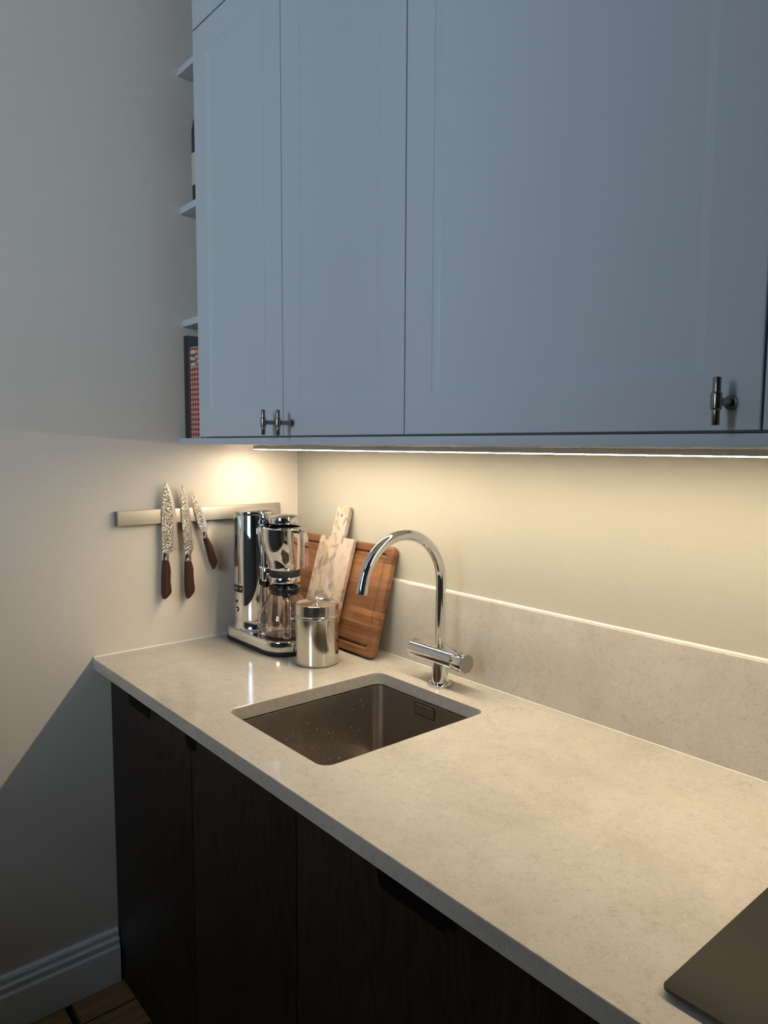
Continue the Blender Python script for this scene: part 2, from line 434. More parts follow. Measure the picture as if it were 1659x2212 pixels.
# ================================================================ SINK
sk = empty('sink', ((SX0 + SX1) / 2, (SY0 + SY1) / 2, .68)); cxs, cys = sk.location.x, sk.location.y
tag(sk, 'square undermounted dark steel sink set in the stone worktop', 'sink')
hx, hy = (SX1 - SX0) / 2 - .0012, (SY1 - SY0) / 2 - .0012
def sring(dx, dy, r, z, seg=8): return [(x, y, z) for x, y in rrect(-hx + dx, hx - dx, -hy + dy, hy - dy, r, seg)]
bm = bmesh.new()
rings = [sring(-.018, -.018, .03, .1893), sring(0, 0, .025, .1893), sring(.0005, .0005, .0245, .1875), sring(.003, .003, .024, .03)]
for i in range(1, 7):
    a = PI / 2 * i / 6; rings.append(sring(.003 + .022 * (1 - math.cos(a)), .003 + .022 * (1 - math.cos(a)), .024, .03 - .022 * math.sin(a)))
rings.append(sring(.10, .12, .02, .004)); V = loft(bm, rings, False); bm.faces.new(V[-1])
# outer skin for thickness
o = link('basin', bm, M_sink, sk, 50)
bm = bmesh.new(); lathe(bm, [(0, .0045), (.012, .0045), (.034, .006), (.042, .0105), (.044, .0075)], (0, .02, 0), 32); link('drain_strainer', bm, M_steel, sk, 40)
bm = bmesh.new()
slab(bm, rrect(.689 - cxs, .7525 - cxs, .8365 - .68, .8605 - .68, .004, 4), [], 0, .0025, .0009, lambda x, y, z: (x, hy - .0026 + (.0025 - z) * .5, y))
link('overflow_cover', bm, M_sink, sk, 8)
bm = bmesh.new()
slab(bm, rrect(.687 - cxs, .7545 - cxs, .8345 - .68, .8625 - .68, .005, 4), [], 0, .0015, .0003, lambda x, y, z: (x, hy - .0016 + (.0015 - z) * .4, y))
link('overflow_recess', bm, M_black, sk, 40)
random.seed(9); bm = bmesh.new()
for i in range(190):
    y = random.uniform(-hy + .04, hy - .05); z = .015 + .150 * random.random() ** 2.0
    r = random.uniform(.0007, .0017); wx = -hx + .0005 + .0025 * (.1875 - z) / .1575
    if z < .035: continue
    lathe(bm, [(r, 0), (r * .8, r * .55), (0, r * .75)], (wx, y, z), 6, axis='X')
dr = link('water_droplets', bm, mat('water_drops', (.26, .24, .21), .08, .4), sk, 60); dr['kind'] = 'stuff'

# ================================================================ BASE CABINETS
FY = -.5895
def base_cab(xa, xb, label, pull, split=None, pull2=None):
    o = empty('base_cabinet', ((xa + xb) / 2, -.30, 0)); c = o.location.x; tag(o, label, 'cabinet', 'dark oak base cabinets under the worktop')
    def b(name, dims, M, bev=0, par=o): 
        a = list(dims); a[0] -= c; a[1] -= c; a[2] += .30; a[3] += .30
        return boxo(name, a, M, par, bev)
    # open-topped carcass: sides, bottom, back, so that the sink hangs inside
    b('side_panel', (xa + .0006, xa + .016, -.568, -.02, .10, .8690), M_dwood); b('side_panel', (xb - .016, xb - .0006, -.568, -.02, .10, .8690), M_dwood)
    b('bottom_panel', (xa + .0165, xb - .0165, -.568, -.02, .10, .116), M_dwood)
    b('plinth', (xa + .0006, xb - .0006, -.5855, -.570, .001, .099), M_dwood)
    doors = [(xa, xb, pull)] if split is None else [(xa, split, pull2), (split, xb, pull)]
    for da, db, (pa, pb) in doors:
        d = b('door', (da + .0015, db - .0015, FY, FY + .019, .1015, .866), M_dwood, .0012); bm = bmesh.new()
        prof = [(FY + .004, .8665), (FY + .004, .8690), (FY - .012, .8690), (FY - .0185, .866), (FY - .0205, .860), (FY - .0205, .823), (FY - .0185, .823), (FY - .0180, .858), (FY - .0165, .8635), (FY - .0115, .8665)]
        n = 5; R_ = []
        for i in range(-n, n + 1):
            pass
        def section(x, zc):
            return [(x - c, y + .30, max(z, zc)) for y, z in prof]
        xs = [(pa, .843), (pa + .0015, .835), (pa + .004, .829), (pa + .008, .825), (pa + .014, .823), (pb - .006, .823), (pb - .003, .824), (pb, .827)]
        loft(bm, [section(x, z) for x, z in xs]); link('handle', bm, M_black, d, 40)
    return o
base_cab(.0005, .479, 'dark oak base cabinet in the corner against the left wall', (.18, .306))
base_cab(.479, 1.485, 'wide two-door dark oak base cabinet below the sink', (1.125, 1.262), .8835, (.497, .541))
base_cab(1.485, 2.09, 'dark oak base cabinet below the black hob', (1.72, 1.86))

# ================================================================ HOB
hb = empty('induction_hob', (1.8295, -.328, .9)); tag(hb, 'flat black glass hob lying on the right end of the worktop', 'hob')
bm = bmesh.new(); slab(bm, rrect(-.282, .282, -.247, .247, .006, 4), [], .0003, .0045, .0005); link('housing', bm, M_black, hb, 8)
bm = bmesh.new(); slab(bm, rrect(-.289, .289, -.254, .254, .008, 5), [], .0046, .0082, .0004); link('glass_plate', bm, M_hobglass, hb, 8)

# ================================================================ UPPER CABINETS
DY = -.3829
def door_mesh(bm, w_, h_, t=.019, ins=.067, sw=.013, dep=.005):
    """framed door, origin bottom-left-front corner of the slab, front towards -y"""
    def rect(i, y): return [(i, y, i), (w_ - i, y, i), (w_ - i, y, h_ - i), (i, y, h_ - i)]
    e = .0016
    R_ = [rect(0, t), rect(0, e), rect(e * .35, e * .3), rect(e, 0), rect(ins, 0), rect(ins + .0009, .0010), rect(ins + sw, dep - .0005), rect(ins + sw + .0008, dep)]
    V = loft(bm, R_, False); bm.faces.new(V[-1]); bm.faces.new(V[0])
def bar_handle(parent, x, z):
    """T-bar pull: rose, stem, collar and bar; coordinates in the parent's space"""
    bm = bmesh.new(); y = 0
    M3 = 'Y'
    lathe(bm, [(0, 0), (.0085, 0), (.0085, -.0022), (.0080, -.0030), (.0048, -.0034), (.0048, -.030), (0, -.030)], (x, y - .0002, z), 24, axis='Y')
    lathe(bm, [(0, -.0270), (.0040, -.0270), (.0045, -.0262), (.0045, -.0105), (.0060, -.0090), (.0062, -.0080), (.0062, .0080), (.0060, .0090), (.0045, .0105), (.0045, .0262), (.0040, .0270), (0, .0270)], (x, y - .036, z), 20)
    return link('handle', bm, M_nickel, parent, 40)
def wall_cab(xa, xb, za, zb, doors, label, group, handles=()):
    o = empty('wall_cabinet', ((xa + xb) / 2, 0, za)); c = o.location.x; tag(o, label, 'cabinet', group)
    boxo('carcass', (xa + .0006 - c, xb - .0006 - c, -.3620, -.001, .0008, zb - za - .0008), M_cab_in, o, .0006)
    for i, (a, b) in enumerate(doors):
        bm = bmesh.new(); door_mesh(bm, b - a - .0028, zb - za - .0044)
        d = link('door', bm, M_cab, o, 20, (a + .0014 - c, DY, .0028))
        for (hx_, hz_) in handles:
            if a < hx_ < b: bar_handle(d, hx_ - (a + .0014), hz_ - (za + .0028))
    return o
ZA, ZB, ZT = 1.4672, 2.4695, 2.88
U1, U2, U3, U4 = .1208, .9211, 1.5275, 2.13
SEAM = .5254
G1 = 'tall pale blue-grey wall cabinets above the plank'
wall_cab(U1, U2, ZA, ZB, [(U1, SEAM), (SEAM, U2)], 'blue-grey wall cabinet with two narrow doors next to the open shelves', G1, [(.503, 1.499), (.5625, 1.497)])
wall_cab(U2, U3, ZA, ZB, [(U2, U3)], 'blue-grey wall cabinet with one wide framed door above the tap and sink', G1, [(1.492, 1.5025)])
wall_cab(U3, U4, ZA, ZB, [(U3, U4)], 'blue-grey wall cabinet at the far right, only its left edge showing', G1, [(2.09, 1.5025)])
G2 = 'small top cabinets near the ceiling'
wall_cab(U1, U2, ZB, ZT, [(U1, SEAM), (SEAM, U2)], 'blue-grey top cabinet in the upper left corner of the picture', G2)
wall_cab(U2, U3, ZB, ZT, [(U2, U3)], 'blue-grey top cabinet over the wide-doored wall cabinet', G2)
wall_cab(U3, U4, ZB, ZT, [(U3, U4)], 'blue-grey top cabinet at the far right', G2)
pl = boxo('cabinet_base_plank', (.0008, U4 + .15, DY, -.0008, 1.4509, 1.4668), M_cab, None, .0008)
tag(pl, 'long thin blue-grey plank running under all the wall cabinets', 'plank')
for z, nm in ((1.7755, 'lowest open corner shelf, above the two cookbooks'), (2.0705, 'middle open corner shelf carrying the dark wine bottle'), (2.4215, 'topmost open corner shelf, near the ceiling')):
    s_ = boxo('corner_shelf', (.0008, U1 - .0008, -.3685, -.0008, z - .0087, z + .0087), M_cab, None, .0008)
    tag(s_, nm, 'shelf', 'open shelves between left wall and wall cabinet')

# ================================================================ LED LIGHTS
def led(xa, xb, label, M_led):
    o = empty('led_light_bar', ((xa + xb) / 2, -.195, 1.4475), (math.radians(-1), 0, 0)); c = o.location.x; tag(o, label, 'light', 'light bars under the wall cabinets')
    bm = bmesh.new()
    box(bm, xa - c, xb - c, -.0095, -.0082, -.0095, 0); box(bm, xa - c, xb - c, .0082, .0095, -.0095, 0); box(bm, xa - c, xb - c, -.0082, .0082, -.003, 0)
    link('housing', bm, M_alu, o)
    bm = bmesh.new(); slab(bm, [(xa - c + .0005, -.0080), (xb - c - .0005, -.0080), (xb - c - .0005, .0080), (xa - c + .0005, .0080)], [], -.0110, -.0035, .0005)
    link('diffuser', bm, M_led, o)
    for x in (xa - c + .03, xb - c - .03):
        bm = bmesh.new(); box(bm, x - .010, x + .010, -.0085, .0085, .0001, .0012); link('mounting_clip', bm, M_alu, o)
def led_mat(name, k):
    M = bpy.data.materials.new(name); M.use_nodes = True
    b = M.node_tree.nodes['Principled BSDF']; b.inputs['Base Color'].default_value = (.8, .8, .8, 1)
    b.inputs['Emission Color'].default_value = (*LED_COLOR, 1); b.inputs['Emission Strength'].default_value = LED_POWER * k; return M
led(.088, .6715, 'short glowing warm light bar under the left wall cabinet', led_mat('led_diffuser', 1.38))
led(.6716, 2.24, 'long glowing warm light bar under the cabinets above the tap', led_mat('led_diffuser_long', .9))

# ================================================================ BOOKS AND BOTTLE
bk = empty('cookbook', (.016, -.255, ZA)); tag(bk, 'tall thin dark-spined book against the left wall', 'book', 'cookbooks on the plank')
M_dbook = mat('book_cover_dark', (.022, .017, .020), .45); M_gbook = mat('book_cover_grey', (.13, .125, .15), .3); M_page = mat('paper', (.62, .58, .5), .7)
bm = bmesh.new(); box(bm, -.0125, .0125, -.112, -.1115 + .002, 0, .275, bev=.0008); box(bm, -.0125, -.0105, -.111, .10, 0, .275)
link('spine', bm, M_dbook, bk)
bm = bmesh.new(); box(bm, .0105, .0130, -.111, .10, 0, .274, bev=.0005); link('cover', bm, M_gbook, bk)['label'] = 'plain grey cover board'
bm = bmesh.new(); box(bm, -.0104, .0104, -.109, .097, .003, .271); link('page_block', bm, M_page, bk)
bm = bmesh.new(); random.seed(2); z = .05
while z < .255:
    hgt = random.uniform(.0018, .0035); wv = random.uniform(.0015, .0028); box(bm, -.0075, -.0075 + wv, -.1124, -.1121, z, z + hgt); z += hgt + random.uniform(.001, .0022)
    if .135 < z < .142: z += .01
link('spine_lettering', bm, mat('faint_print', (.12, .12, .12), .5), bk)['kind'] = 'stuff'

bk = empty('cookbook', (.0585, -.248, ZA)); tag(bk, 'thick red and white checked cookbook with a white title label', 'book', 'cookbooks on the plank')
def gingham():
    M = mat('gingham_print', (1, 1, 1), .5); t = NT(M)
    c = t.new('ShaderNodeTexCoord'); sp = t.new('ShaderNodeSeparateXYZ'); t.l.new(c.outputs['Object'], sp.inputs[0])
    def stripe(out, per, off=0.0):
        fr = t.math('FRACT', t.math('ADD', t.math('DIVIDE', out, per), 10 + off)); return t.math('GREATER_THAN', fr, .5)
    h = t.math('ADD', sp.outputs[0], sp.outputs[1])
    a = stripe(h, .0132); b = stripe(sp.outputs[2], .0132)
    s = t.math('MULTIPLY', t.math('ADD', a, b), .5)
    t.color(t.ramp(s, [(0.0, (.50, .46, .40)), (.5, (.40, .115, .085)), (1, (.30, .028, .020))])); return M
M_ging = gingham()
ring = [(-.028, -.006), (-.0265, -.0105), (-.020, -.0135), (-.010, -.0148), (.0, -.0152), (.010, -.0148), (.020, -.0135), (.0265, -.0105), (.028, -.006), (.028, .200), (.025, .200), (.025, 0), (-.025, 0), (-.025, .200), (-.028, .200)]
bm = bmesh.new(); loft(bm, [[(x, y - .105, z) for x, y in ring] for z in (0, .241)]); link('cover', bm, M_ging, bk, 25)
bm = bmesh.new(); box(bm, -.0247, .0247, -.1045, .09, .003, .238); link('page_block', bm, M_page, bk)
bm = bmesh.new(); loft(bm, [[(x, -.1205 + .3 * x * x * 20, z) for x in (-.0235, -.012, 0, .012, .0235)] + [(x, -.1190 + .3 * x * x * 20, z) for x in (.0235, .012, 0, -.012, -.0235)] for z in (.192, .232)])
lb = link('title_label', bm, mat('label_paper', (.62, .60, .52), .6), bk, 30); M_ink = mat('ink', (.02, .02, .02), .6)
for txt, z, sz in (('Rutiga', .2195, .0150), ('kokboken', .2030, .0125)):
    me = text_mesh(txt, sz, .25, .0002, .00005, .72); me.materials.append(M_ink)
    for v in me.vertices: v.co = Vector((v.co.x, -.12085 + 6 * (v.co.x ** 2) + 0 * v.co.z, v.co.y))
    o = bpy.data.objects.new('title_lettering', me); COL.objects.link(o); o.parent = lb; o.location = (0, 0, z)
bm = bmesh.new(); tube(bm, [(.012 + .008 * math.cos(a), -.105 + .002, .238 + .010 * math.sin(a)) for a in [i * PI / 10 for i in range(11)]], .0008, 8); link('ribbon', bm, M_rubber, bk, 60)

bt = empty('wine_bottle', (.0795, -.3285, 2.0795)); tag(bt, 'dark glass wine bottle with a pale label, half hidden behind the cabinet door', 'bottle')
bm = bmesh.new(); lathe(bm, [(0, .004), (.028, .0), (.0365, .004), (.0375, .012), (.0375, .175), (.034, .200), (.024, .222), (.0155, .238), (.0140, .250), (.0140, .290), (.0150, .291), (.0150, .297), (0, .297)], n=40)
link('glass_body', bm, mat('dark_bottle_glass', (.006, .009, .008), .06), bt, 50)
bm = bmesh.new(); lathe(bm, [(.0378, .038), (.0380, .0385), (.0380, .118), (.0378, .1185)], n=40, a0=-PI * .95, a1=PI * .25)
lb = link('paper_label', bm, mat('bottle_paper', (.50, .48, .42), .6), bt, 50)
for txt, z, sz in (('CIR', .075, .016), ('DONA', .062, .009), ('N', .049, .008)):
    me = text_mesh(txt, sz, 0, .0002, .00005); me.materials.append(M_ink)
    for v in me.vertices:
        a = -PI * .70 + v.co.x / .0382; v.co = Vector((.0382 * math.cos(a), .0382 * math.sin(a), v.co.y))
    o = bpy.data.objects.new('lettering', me); COL.objects.link(o); o.parent = lb; o.location = (0, 0, z)
bm = bmesh.new(); lathe(bm, [(.0142, .250), (.0152, .251), (.0154, .298), (0, .299)], n=32); link('foil_capsule', bm, M_dbook, bt, 50)

# ================================================================ KNIFE RACK AND KNIVES
rk = empty('magnetic_knife_rack', (.0005, -.319, 1.2575)); tag(rk, 'brushed metal magnetic knife rack screwed level on the left wall', 'knife rack')
boxo('bar', (0, .0155, -.2445, .2465, -.0190, .0190), M_bar, rk, .0008)
boxo('end_cap', (0, .0145, -.2475, -.2448, -.0182, .0182), M_barcap, rk, .0006)['label'] = 'dark end cap'
def knife(label, S_, E_, hl, hr, ferr, group='hammered knives on the rack', bf=.76):
    """S_/E_ spine and edge points (y,z) from tip to heel, hl/hr the handle outline from the ferrule down"""
    o = empty('kitchen_knife', (.0172, S_[-1][0], S_[-1][1])); oy, oz = S_[-1]; tag(o, label, 'knife', group)
    bm = bmesh.new(); rows = []
    n = 26
    def samp(P, t):
        L = [0]
        for a, b in zip(P, P[1:]): L.append(L[-1] + math.dist(a, b))
        d = t * L[-1]
        for i in range(len(P) - 1):
            if d <= L[i + 1] + 1e-9:
                u = (d - L[i]) / max(1e-9, L[i + 1] - L[i]); return (P[i][0] + (P[i + 1][0] - P[i][0]) * u, P[i][1] + (P[i + 1][1] - P[i][1]) * u)
        return P[-1]
    for i in range(n + 1):
        t = i / n; s = samp(S_, t); e = samp(E_[:-1], t) if i < n else E_[-2]
        b = (s[0] + (e[0] - s[0]) * bf, s[1] + (e[1] - s[1]) * bf)
        rows.append((s, b, e))
    # heel to ferrule
    h = E_[-1]; rows.append((S_[-1], (S_[-1][0] + (h[0] - S_[-1][0]) * .7, S_[-1][1] + (h[1] - S_[-1][1]) * .7), h))
    rv = []
    for (s, b, e) in rows:
        q = [(s, .0022), (b, .0019), (e, .0012), (e, .0009), (b, .0002), (s, 0.0)]
        rv.append([bm.verts.new((x, p[0] - oy, p[1] - oz)) for p, x in q])
    for A, B in zip(rv, rv[1:]):
        for i in range(6):
            try: f = bm.faces.new((A[i], A[(i + 1) % 6], B[(i + 1) % 6], B[i])); f.material_index = 1 if i in (1, 2, 3) else 0
            except ValueError: pass
    bm.faces.new(rv[-1]); bm.faces.new(rv[0][::-1])
    link('blade', bm, [M_hammer, M_edge], o, 35)
    def sections(L_, R_, th, n=10):
        out = []
        for i in range(n + 1):
            t = i / n; a = samp(L_, t); b = samp(R_, t)
            c = ((a[0] + b[0]) / 2, (a[1] + b[1]) / 2); u = ((b[0] - a[0]) / 2, (b[1] - a[1]) / 2)
            tt = th if i < n else th * .45
            out.append([(.0011 + tt * math.sin(k) , c[0] + u[0] * math.cos(k) - oy, c[1] + u[1] * math.cos(k) - oz) for k in [2 * PI * j / 16 for j in range(16)]])
        return out
    bm = bmesh.new(); loft(bm, sections([(S_[-1][0], S_[-1][1] + .001), hl[0]], [(ferr[0], ferr[1]), hr[0]], .0085, 3)); link('ferrule', bm, M_chrome, o, 40)
    bm = bmesh.new(); loft(bm, sections(hl, hr, .0095, 22)); link('handle', bm, M_hwood, o, 45)
    return o
k1s = [(-0.4345, 1.3523), (-0.4416, 1.3245), (-0.4455, 1.2868), (-0.4471, 1.2413), (-0.4476, 1.1956), (-0.4472, 1.1573)]
k1e = [(-0.4342, 1.3520), (-0.4195, 1.3236), (-0.4082, 1.2849), (-0.405, 1.2392), (-0.4032, 1.1672), (-0.4282, 1.1561)]
k1h = [(-0.4481, 1.1378), (-0.4500, 1.120), (-0.4516, 1.1014), (-0.4527, 1.0699), (-0.4530, 1.0484), (-0.4518, 1.0400), (-0.4492, 1.0340), (-0.4452, 1.0314)]
k1r = [(-0.4296, 1.1359), (-0.4258, 1.120), (-0.4246, 1.1054), (-0.4261, 1.0795), (-0.4240, 1.0580), (-0.4232, 1.0509), (-0.4260, 1.0440), (-0.4340, 1.0370), (-0.4420, 1.0322)]
knife('largest knife on the rack, a hammered chef knife with dark wood handle', k1s, k1e, k1h, k1r, (-.4285, 1.1565))
k2s = [(-0.3865, 1.3411), (-0.3905, 1.3182), (-0.3909, 1.2726), (-0.3895, 1.242), (-0.388, 1.2144), (-0.3855, 1.1778), (-0.3835, 1.1481)]
k2e = [(-0.3862, 1.3408), (-0.3737, 1.3105), (-0.3671, 1.2778), (-0.3631, 1.2358), (-0.3604, 1.208), (-0.3564, 1.1611), (-0.365, 1.1463)]
k2h = [(-0.3839, 1.1293), (-0.3855, 1.0863), (-0.386, 1.0682), (-0.3856, 1.0513), (-0.3845, 1.040), (-0.3820, 1.0285), (-0.3785, 1.0237)]
k2r = [(-0.3641, 1.1273), (-0.3584, 1.1067), (-0.3584, 1.0806), (-0.3560, 1.0560), (-0.3555, 1.0462), (-0.3585, 1.0380), (-0.3670, 1.0300), (-0.3750, 1.0245)]
knife('narrow hammered utility knife hanging in the middle of the three', k2s, k2e, k2h, k2r, (-.365, 1.1465))
k3s = [(-0.3593, 1.3247), (-0.3615, 1.31), (-0.3561, 1.2823), (-0.3467, 1.2445), (-0.3361, 1.2129), (-0.3314, 1.2058)]
k3e = [(-0.3590, 1.3247), (-0.3491, 1.3071), (-0.3372, 1.2856), (-0.3208, 1.2468), (-0.3132, 1.2175), (-0.3166, 1.2073)]
k3h = [(-0.3277, 1.1875), (-0.3194, 1.1551), (-0.3151, 1.1363), (-0.3099, 1.1187), (-0.2988, 1.0976)]
k3r = [(-0.3127, 1.1893), (-0.2997, 1.1652), (-0.2916, 1.1367), (-0.284, 1.118), (-0.298, 1.0975)]
knife('smallest knife on the rack, a hammered paring knife hanging tilted', k3s, k3e, k3h, k3r, (-.3166, 1.207))

# ================================================================ COFFEE MACHINE
TX, TY, CX, BX = .103, -.21, .2545, .0735
cm = empty('coffee_machine', (TX, TY, .9)); tag(cm, 'tall polished chrome filter coffee machine in the corner', 'coffee machine')
def P(x, y=TY, z=.9): return (x - TX, y - TY, z - .9)
def stadium(r, z, d=0.0, n=20):
    pts = []
    for cx_, a0 in ((CX - TX, -PI / 2), (BX - TX, PI / 2)):
        for i in range(n + 1):
            a = a0 + PI * i / n; pts.append((cx_ + r * math.cos(a), r * math.sin(a), z))
    return pts
bm = bmesh.new(); loft(bm, [stadium(.0665, .0005), stadium(.0685, .003), stadium(.0685, .0105), stadium(.0672, .0118)]); link('rubber_foot', bm, M_rubber, cm, 40)
bm = bmesh.new(); loft(bm, [stadium(.0665, .0119), stadium(.0672, .013), stadium(.0665, .034), stadium(.0655, .0372), stadium(.0635, .0388), stadium(.060, .0392)]); link('base', bm, M_chrome, cm, 25)
bm = bmesh.new(); lathe(bm, [(.056, .0386), (.056, .0400), (.0535, .0410), (0, .0410)], P(CX), 40); link('hot_plate', bm, M_bplastic, cm, 30)
bm = bmesh.new(); lathe(bm, [(.0655, .0388), (.0640, .0400), (.0615, .045), (.0602, .056), (.0600, .0640), (.0590, .0648), (.0590, .0652)], P(TX), 64); link('tower_foot', bm, M_chrome, cm, 40)
bm = bmesh.new(); lathe(bm, [(.0590, .0652), (.0602, .0658), (.0605, .068), (.0605, .3555), (.0600, .3570), (.0590, .3572)], P(TX), 64); link('tower', bm, M_chrome, cm, 40)
bm = bmesh.new(); lathe(bm, [(.0590, .3572), (.0590, .3590), (.0605, .3592), (.0609, .3600), (.0608, .3660), (.0600, .3678), (.0540, .3708), (.035, .3745), (.016, .3762), (0, .3766)], P(TX), 64); link('tower_cap', bm, M_chrome, cm, 30)
# parts on the front of the tower (facing -y), wrapped on the cylinder
def wrap(bm, poly, r0, r1, ang=-PI / 2):
    """poly: (arc length, z) CCW outline"""
    A = [bm.verts.new((r0 * math.cos(ang + s / r0), r0 * math.sin(ang + s / r0), z)) for s, z in poly]
    B = [bm.verts.new((r1 * math.cos(ang + s / r0), r1 * math.sin(ang + s / r0), z)) for s, z in poly]
    n = len(poly)
    for i in range(n): bm.faces.new((A[i], A[(i + 1) % n], B[(i + 1) % n], B[i]))
    bm.faces.new(B)
bm = bmesh.new(); wrap(bm, rrect(-.0072, .0072, .212, .352, .0071, 8), .0606, .0613); link('gauge_bezel', bm, M_chrome, cm)
bm = bmesh.new(); wrap(bm, rrect(-.0055, .0055, .2137, .3503, .0054, 8), .0606, .0616); link('water_gauge', bm, M_gauge, cm)['label'] = 'dark vertical water level window'
def strips(bm, s0, s1, z0_, z1_, r0, r1, n=10):
    for i in range(n):
        a, b = s0 + (s1 - s0) * i / n, s0 + (s1 - s0) * (i + 1) / n; q = []
        for r in (r0, r1):
            for s, z in ((a, z0_), (b, z0_), (b, z1_), (a, z1_)): q.append(bm.verts.new((r * math.cos(-PI / 2 + s / r0), r * math.sin(-PI / 2 + s / r0), z)))
        bm.faces.new(q[4:]); bm.faces.new((q[0], q[1], q[5], q[4])); bm.faces.new((q[3], q[2], q[6], q[7]))
        if i == 0: bm.faces.new((q[0], q[3], q[7], q[4]))
        if i == n - 1: bm.faces.new((q[1], q[2], q[6], q[5]))
bm = bmesh.new(); strips(bm, -.026, .026, .142, .1640, .0606, .0612); bd = link('badge', bm, M_chrome, cm, 60)
bm = bmesh.new(); strips(bm, -.0248, .0248, .1432, .1628, .0613, .0615); link('badge_field', bm, M_badge, bd, 60)
for txt, s_c, z, sz, sc in (('sarkie', -.003, .1540, .0105, .95), ('\u00ae', .0188, .1532, .0085, 1.1), ('----', -.006, .1466, .0050, 1.0)):
    me = text_mesh(txt, sz, 0, .00035, .00003, sc); me.materials.append(M_white)
    for v in me.vertices:
        a = -PI / 2 + (s_c + v.co.x) / .0617; v.co = Vector((.0617 * math.cos(a), .0617 * math.sin(a), v.co.y))
    o = bpy.data.objects.new('badge_lettering', me); COL.objects.link(o); o.parent = bd; o.location = (0, 0, z)
bm = bmesh.new(); lathe(bm, [(.0042, -.0600), (.0042, -.0622), (.0036, -.0632), (0, -.0634)], P(TX, TY, 1.0172), 20, axis='Y'); link('indicator_lamp', bm, M_red, cm, 40)['label'] = 'small red indicator lamp'
bm = bmesh.new(); lathe(bm, [(.0070, -.0595), (.0070, -.0616), (.0060, -.0622), (.0060, -.0618)], P(TX, TY, .9943), 24, axis='Y'); link('button_ring', bm, M_black, cm, 40)
bm = bmesh.new(); lathe(bm, [(.0055, -.0600), (.0055, -.0645), (.0045, -.0658), (0, -.0660)], P(TX, TY, .9943), 24, axis='Y'); link('power_button', bm, M_chrome, cm, 40)
# water outlet arm with domed cap
bm = bmesh.new(); lathe(bm, [(0, .3440), (.040, .3440), (.0405, .3445), (.0410, .3460), (.0410, .3605), (.0400, .3622), (.030, .3655), (.015, .3675), (0, .3680)], P(CX), 48); link('outlet_cap', bm, M_chrome, cm, 35)
bm = bmesh.new(); box(bm, .056, CX - TX - .030, -.016, .016, .3475, .3600, bev=.004); link('outlet_arm', bm, M_chrome, cm, 40)
bm = bmesh.new(); box(bm, .070, .106, -.020, .004, .3360, .3475, bev=.002); lathe(bm, [(0, -.026), (.0050, -.026), (.0050, .010), (0, .010)], (.098, 0, .3405), 12, axis='Y'); link('hinge', bm, M_bplastic, cm, 40)
# vertical tube and bracket between tower and filter
bm = bmesh.new(); tube(bm, [(.0755, -.012, .205), (.0755, -.012, .336)], .0085, 20); link('riser_tube', bm, M_chrome, cm, 50)
bm = bmesh.new()
box(bm, .056, .118, -.0145, .0145, .1880, .2030, bev=.003); lathe(bm, [(0, .180), (.0125, .180), (.0130, .182), (.0130, .214), (.0115, .217), (0, .217)], (.0755, -.012, 0), 24); link('bracket', bm, M_chrome, cm, 40)
bm = bmesh.new(); lathe(bm, [(0, .163), (.009, .163), (.0125, .168), (.0125, .178), (.0100, .1795), (0, .1795)], (.0755, -.014, 0), 20); link('bracket_knob', bm, M_bplastic, cm, 40)
bm = bmesh.new(); lathe(bm, [(0, .1865), (.0390, .1865), (.0410, .1880), (.0415, .1900), (.0415, .2015), (.0405, .2030), (.0375, .2035), (0, .2035)], P(CX), 48); link('holder_ring', bm, M_chrome, cm, 40)
bm = bmesh.new(); lathe(bm, [(0, .2040), (.0385, .2040), (.0405, .2050), (.0412, .2065), (.0415, .2205), (.0410, .2215), (0, .2215)], P(CX), 48); link('silicone_band', bm, M_rubber, cm, 40)
bm = bmesh.new(); rings = []
for (r, z, t) in ((.0405, .2217, 0), (.0412, .2225, 0), (.0412, .232, .02), (.0425, .244, .10), (.0450, .256, .25), (.0485, .268, .45), (.0510, .280, .68), (.0527, .291, .85), (.0535, .302, .95), (.0537, .318, 1), (.0537, .3325, 1)):
    ox, oy = -.0071 * t, -.0084 * t
    rings.append([(CX - TX + ox + r * math.cos(a), oy + r * math.sin(a), z) for a in [2 * PI * i / 64 for i in range(64)]])
loft(bm, rings, False); ff = link('filter_funnel', bm, M_chrome, cm, 60)
bm = bmesh.new(); lathe(bm, [(.0435, .3345), (.0440, .3355), (.0635, .3355), (.0665, .3348), (.0670, .3335), (.0665, .3325), (.054, .3320), (.0435, .3325), (.0435, .3345)], P(CX), 64); link('funnel_rim', bm, M_chrome, ff, 40)
bm = bmesh.new(); lathe(bm, [(0, .3238), (.043, .3240), (.0434, .3345)], P(CX), 48); link('funnel_interior', bm, M_black, ff, 40)
# strap handle
ha = math.radians(14); hd = Vector((math.cos(ha), math.sin(ha), 0)); hn = Vector((-math.sin(ha), math.cos(ha), 0)); c0 = Vector((CX - TX, 0, 0))
path = [(.040, .3245), (.056, .3245), (.0645, .3235), (.0695, .3205), (.0722, .3155), (.0732, .308), (.0737, .290), (.0742, .260), (.0745, .238), (.0742, .232), (.0737, .229)]
bm = bmesh.new(); R_ = []
for i, (r, z) in enumerate(path):
    a = path[max(0, i - 1)]; b = path[min(len(path) - 1, i + 1)]; tx, tz = b[0] - a[0], b[1] - a[1]; L = math.hypot(tx, tz); nx, nz = -tz / L, tx / L
    hw = .0085 if i < len(path) - 2 else (.0075 if i == len(path) - 2 else .005); th = .0028
    sec = [(-hw, -th), (-hw + .001, -th - .0003), (hw - .001, -th - .0003), (hw, -th), (hw, th), (hw - .001, th + .0003), (-hw + .001, th + .0003), (-hw, th)]
    R_.append([c0 + hd * (r + nx * t_) + hn * s_ + Vector((0, 0, z + nz * t_)) for s_, t_ in sec])
loft(bm, R_); link('funnel_handle', bm, M_chrome, ff, 40)

